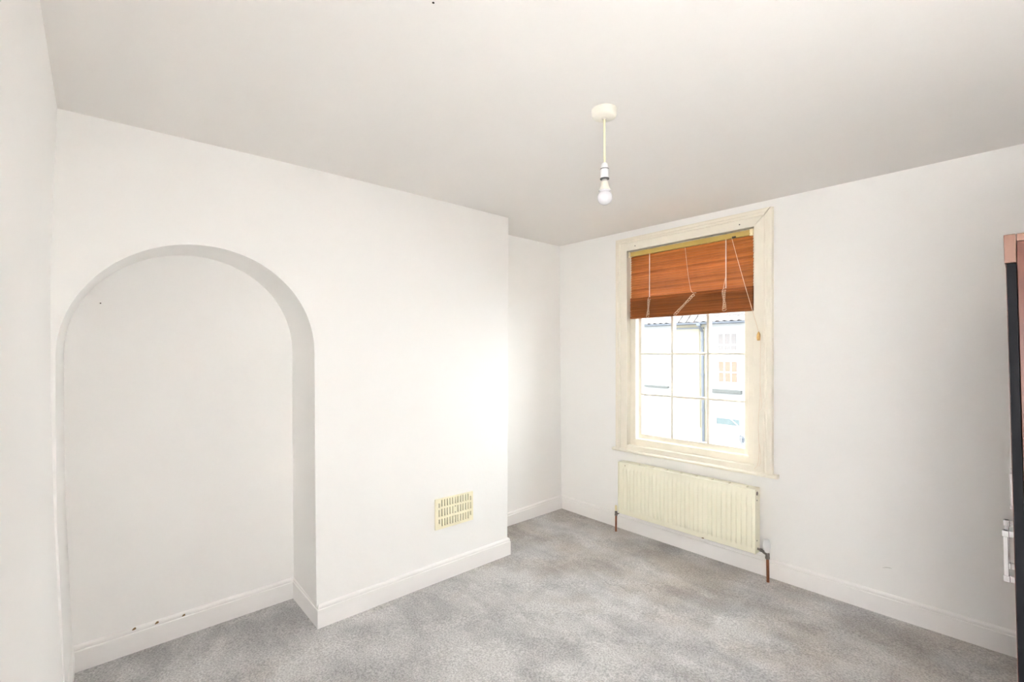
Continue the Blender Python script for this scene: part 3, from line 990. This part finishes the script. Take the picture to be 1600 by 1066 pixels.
def build_house(label, xa, xb, wallm, tiles=True):
    h = empty('terraced_house', (0.5 * (xa + xb), FYD, BASE), label, 'house')
    obj('house_wall', bx(xa, xb, FYD, FYD + 5, BASE, ROOFZ - 0.02), wallm, h)
    bm = bmesh.new()
    ex = 5.0; rise = ex * math.tan(PITCH)
    sweep(bm, [[(xa, FYD - 0.25, ROOFZ - 0.05), (xa, FYD + ex, ROOFZ - 0.05), (xa, FYD + ex, ROOFZ - 0.05 + rise * 1.05)], [(xb, FYD - 0.25, ROOFZ - 0.05), (xb, FYD + ex, ROOFZ - 0.05), (xb, FYD + ex, ROOFZ - 0.05 + rise * 1.05)]])
    rf = obj('roof', bm, 'tile', h); rf['_base'] = list(h['_base'])
    b = h['_base']
    ncol = int((xb - xa) / 0.275)
    for r in range(5):
        for c_ in range(ncol):
            t = bpy.data.objects.new('roof_tile', TM); COL.objects.link(t); t.parent = rf
            s = 0.36 * r
            wx = xa + 0.15 + (xb - xa - 0.30) * c_ / max(1, ncol - 1)
            t.location = (wx - b[0], FYD - 0.29 + s * math.cos(PITCH) - b[1], ROOFZ - 0.035 + s * math.sin(PITCH) * 1.02 + 0.012 - b[2])
            t.rotation_euler = (PITCH - 0.05, 0, 0)
    bm = bmesh.new()
    pts = [(-0.075, 0.0), (-0.06, -0.06), (0.0, -0.085), (0.06, -0.06), (0.075, 0.0), (0.06, 0.0), (0.045, -0.045), (0.0, -0.068), (-0.045, -0.045), (-0.06, 0.0)]
    sweep(bm, [[(x, FYD - 0.34 + a, ROOFZ - 0.035 + c_) for a, c_ in pts] for x in (xa, xb)])
    obj('gutter', bm, 'gutter', h)
    return h


def house_window(h, xa, xb, z0, z1, cols, rows, meeting, curtain, sill=True, blank=None):
    f = bmesh.new()
    y0, y1 = FYD - 0.03, FYD + 0.03
    fr = 0.05
    box(f, xa - fr, xa, y0, y1, z0 - fr, z1 + fr); box(f, xb, xb + fr, y0, y1, z0 - fr, z1 + fr)
    box(f, xa, xb, y0, y1, z0 - fr, z0); box(f, xa, xb, y0, y1, z1, z1 + fr)
    w_ = obj('window', f, 'extframe', h); w_['_base'] = list(h['_base'])
    return w_


# right-hand white house with the orange-curtained sash window
hR = build_house('white rendered house opposite with an orange curtained window, right of the downpipe', -5.97, -1.0, 'render')
hM = build_house('cream rendered house opposite, seen through the middle panes', -7.28, -5.97, 'creamrender')
hL = build_house('white rendered house opposite with one grey sill, seen through the left panes', -12.0, -7.28, 'render')

wR = house_window(hR, -5.44, -4.72, 0.0, 1.86, 3, 4, None, None)
# blank meeting zone and panes
cols = [(-5.42, -5.245), (-5.185, -4.985), (-4.935, -4.76)]
for zz0, zz1, mm in [(1.46, 1.86, 'greyblind'), (1.23, 1.40, 'greyblind'), (0.40, 0.78, 'curtain'), (-0.03, 0.345, 'curtain')]:
    for a, b_ in cols:
        obj('pane', bx(a, b_, FYD - 0.015, FYD - 0.005, zz0, zz1), mm, wR)
bm = bmesh.new()
for z0_, z1_ in ((1.40, 1.46), (0.78, 1.23), (0.345, 0.40)):
    box(bm, -5.44, -4.72, FYD - 0.028, FYD + 0.0, z0_, z1_)
for a, b_ in ((-5.245, -5.185), (-4.985, -4.935)):
    box(bm, a, b_, FYD - 0.027, FYD + 0.0, 0.0, 1.86)
obj('glazing_bars', bm, 'extframe', wR)
obj('sill', bx(-5.74, -4.55, FYD - 0.14, FYD, -0.43, -0.30, 0.01), 'sillstone', hR)
# ground-floor window of the right-hand house
wg = house_window(hR, -5.54, -4.66, -1.66, -1.42, 1, 1, None, None)
obj('pane', bx(-5.54, -4.66, FYD - 0.015, FYD - 0.005, -1.66, -1.42), 'greenglass', wg)
bm = bmesh.new(); tube(bm, [(-4.98, FYD - 0.03, -1.43), (-4.70, FYD - 0.03, -1.65)], 0.02, 6)
obj('blind_edge', bm, 'extframe', wg)
# left-hand house sill with ledge below
obj('sill', bx(-8.75, -7.57, FYD - 0.14, FYD, -0.40, -0.32, 0.01), 'sillstone', hL)
wl_ = house_window(hL, -8.55, -7.75, 0.0, 1.7, 1, 1, None, None)
obj('pane', bx(-8.55, -7.75, FYD - 0.015, FYD - 0.005, 0.0, 1.7), 'render', wl_)
obj('string_course', bx(-8.63, -7.76, FYD - 0.05, FYD, -1.47, -1.44), 'render', hL)
# drip moulding under the cream house's eaves
obj('eaves_board', bx(-7.28, -6.02, FYD - 0.05, FYD, 2.08, 2.14), 'gutter', hM)
bm = bmesh.new()
tube(bm, [(-6.06, FYD - 0.34, 2.28), (-6.06, FYD - 0.30, 2.15), (-6.06, FYD - 0.08, 1.98), (-6.06, FYD - 0.07, 1.8), (-6.06, FYD - 0.07, BASE)], 0.052, 10)
for zz in (1.6, 0.2, -1.2):
    lathe(bm, (-6.06, FYD - 0.07, zz), [(0.07, 0), (0.07, 0.07)], 10)
box(bm, -6.14, -5.98, FYD - 0.42, FYD - 0.26, 2.18, 2.30, 0.01)
obj('downpipe', bm, 'gutter', hM)
bm = bmesh.new(); tube(bm, [(-6.215, FYD - 0.02, 2.08), (-6.215, FYD - 0.02, -1.9)], 0.014, 6)
obj('cable', bm, 'creamrender', hM)
# wall lantern
la = empty('wall_lantern', (-4.55, FYD, -2.2), 'small dark wall lantern on the white house opposite', 'lantern')
bm = bmesh.new()
tube(bm, [(-4.62, FYD, -2.0), (-4.62, FYD - 0.12, -2.0), (-4.50, FYD - 0.12, -2.02)], 0.012, 6)
tube(bm, [(-4.62, FYD - 0.12, -2.0), (-4.60, FYD - 0.12, -2.16), (-4.53, FYD - 0.12, -2.30), (-4.47, FYD - 0.12, -2.33)], 0.012, 6)
lathe(bm, (-4.50, FYD - 0.12, -2.02), [(0.03, 0), (0.05, -0.05), (0.035, -0.2), (0.0, -0.24)], 10)
obj('lantern_body', bm, 'gutter', la)
tag(obj('street', bx(-20, 12, 0.6, FYD, BASE - 0.1, BASE), 'asphalt'), 'grey street below the window', kind='structure')

for o in bpy.data.objects:
    if '_base' in o.keys():
        del o['_base']
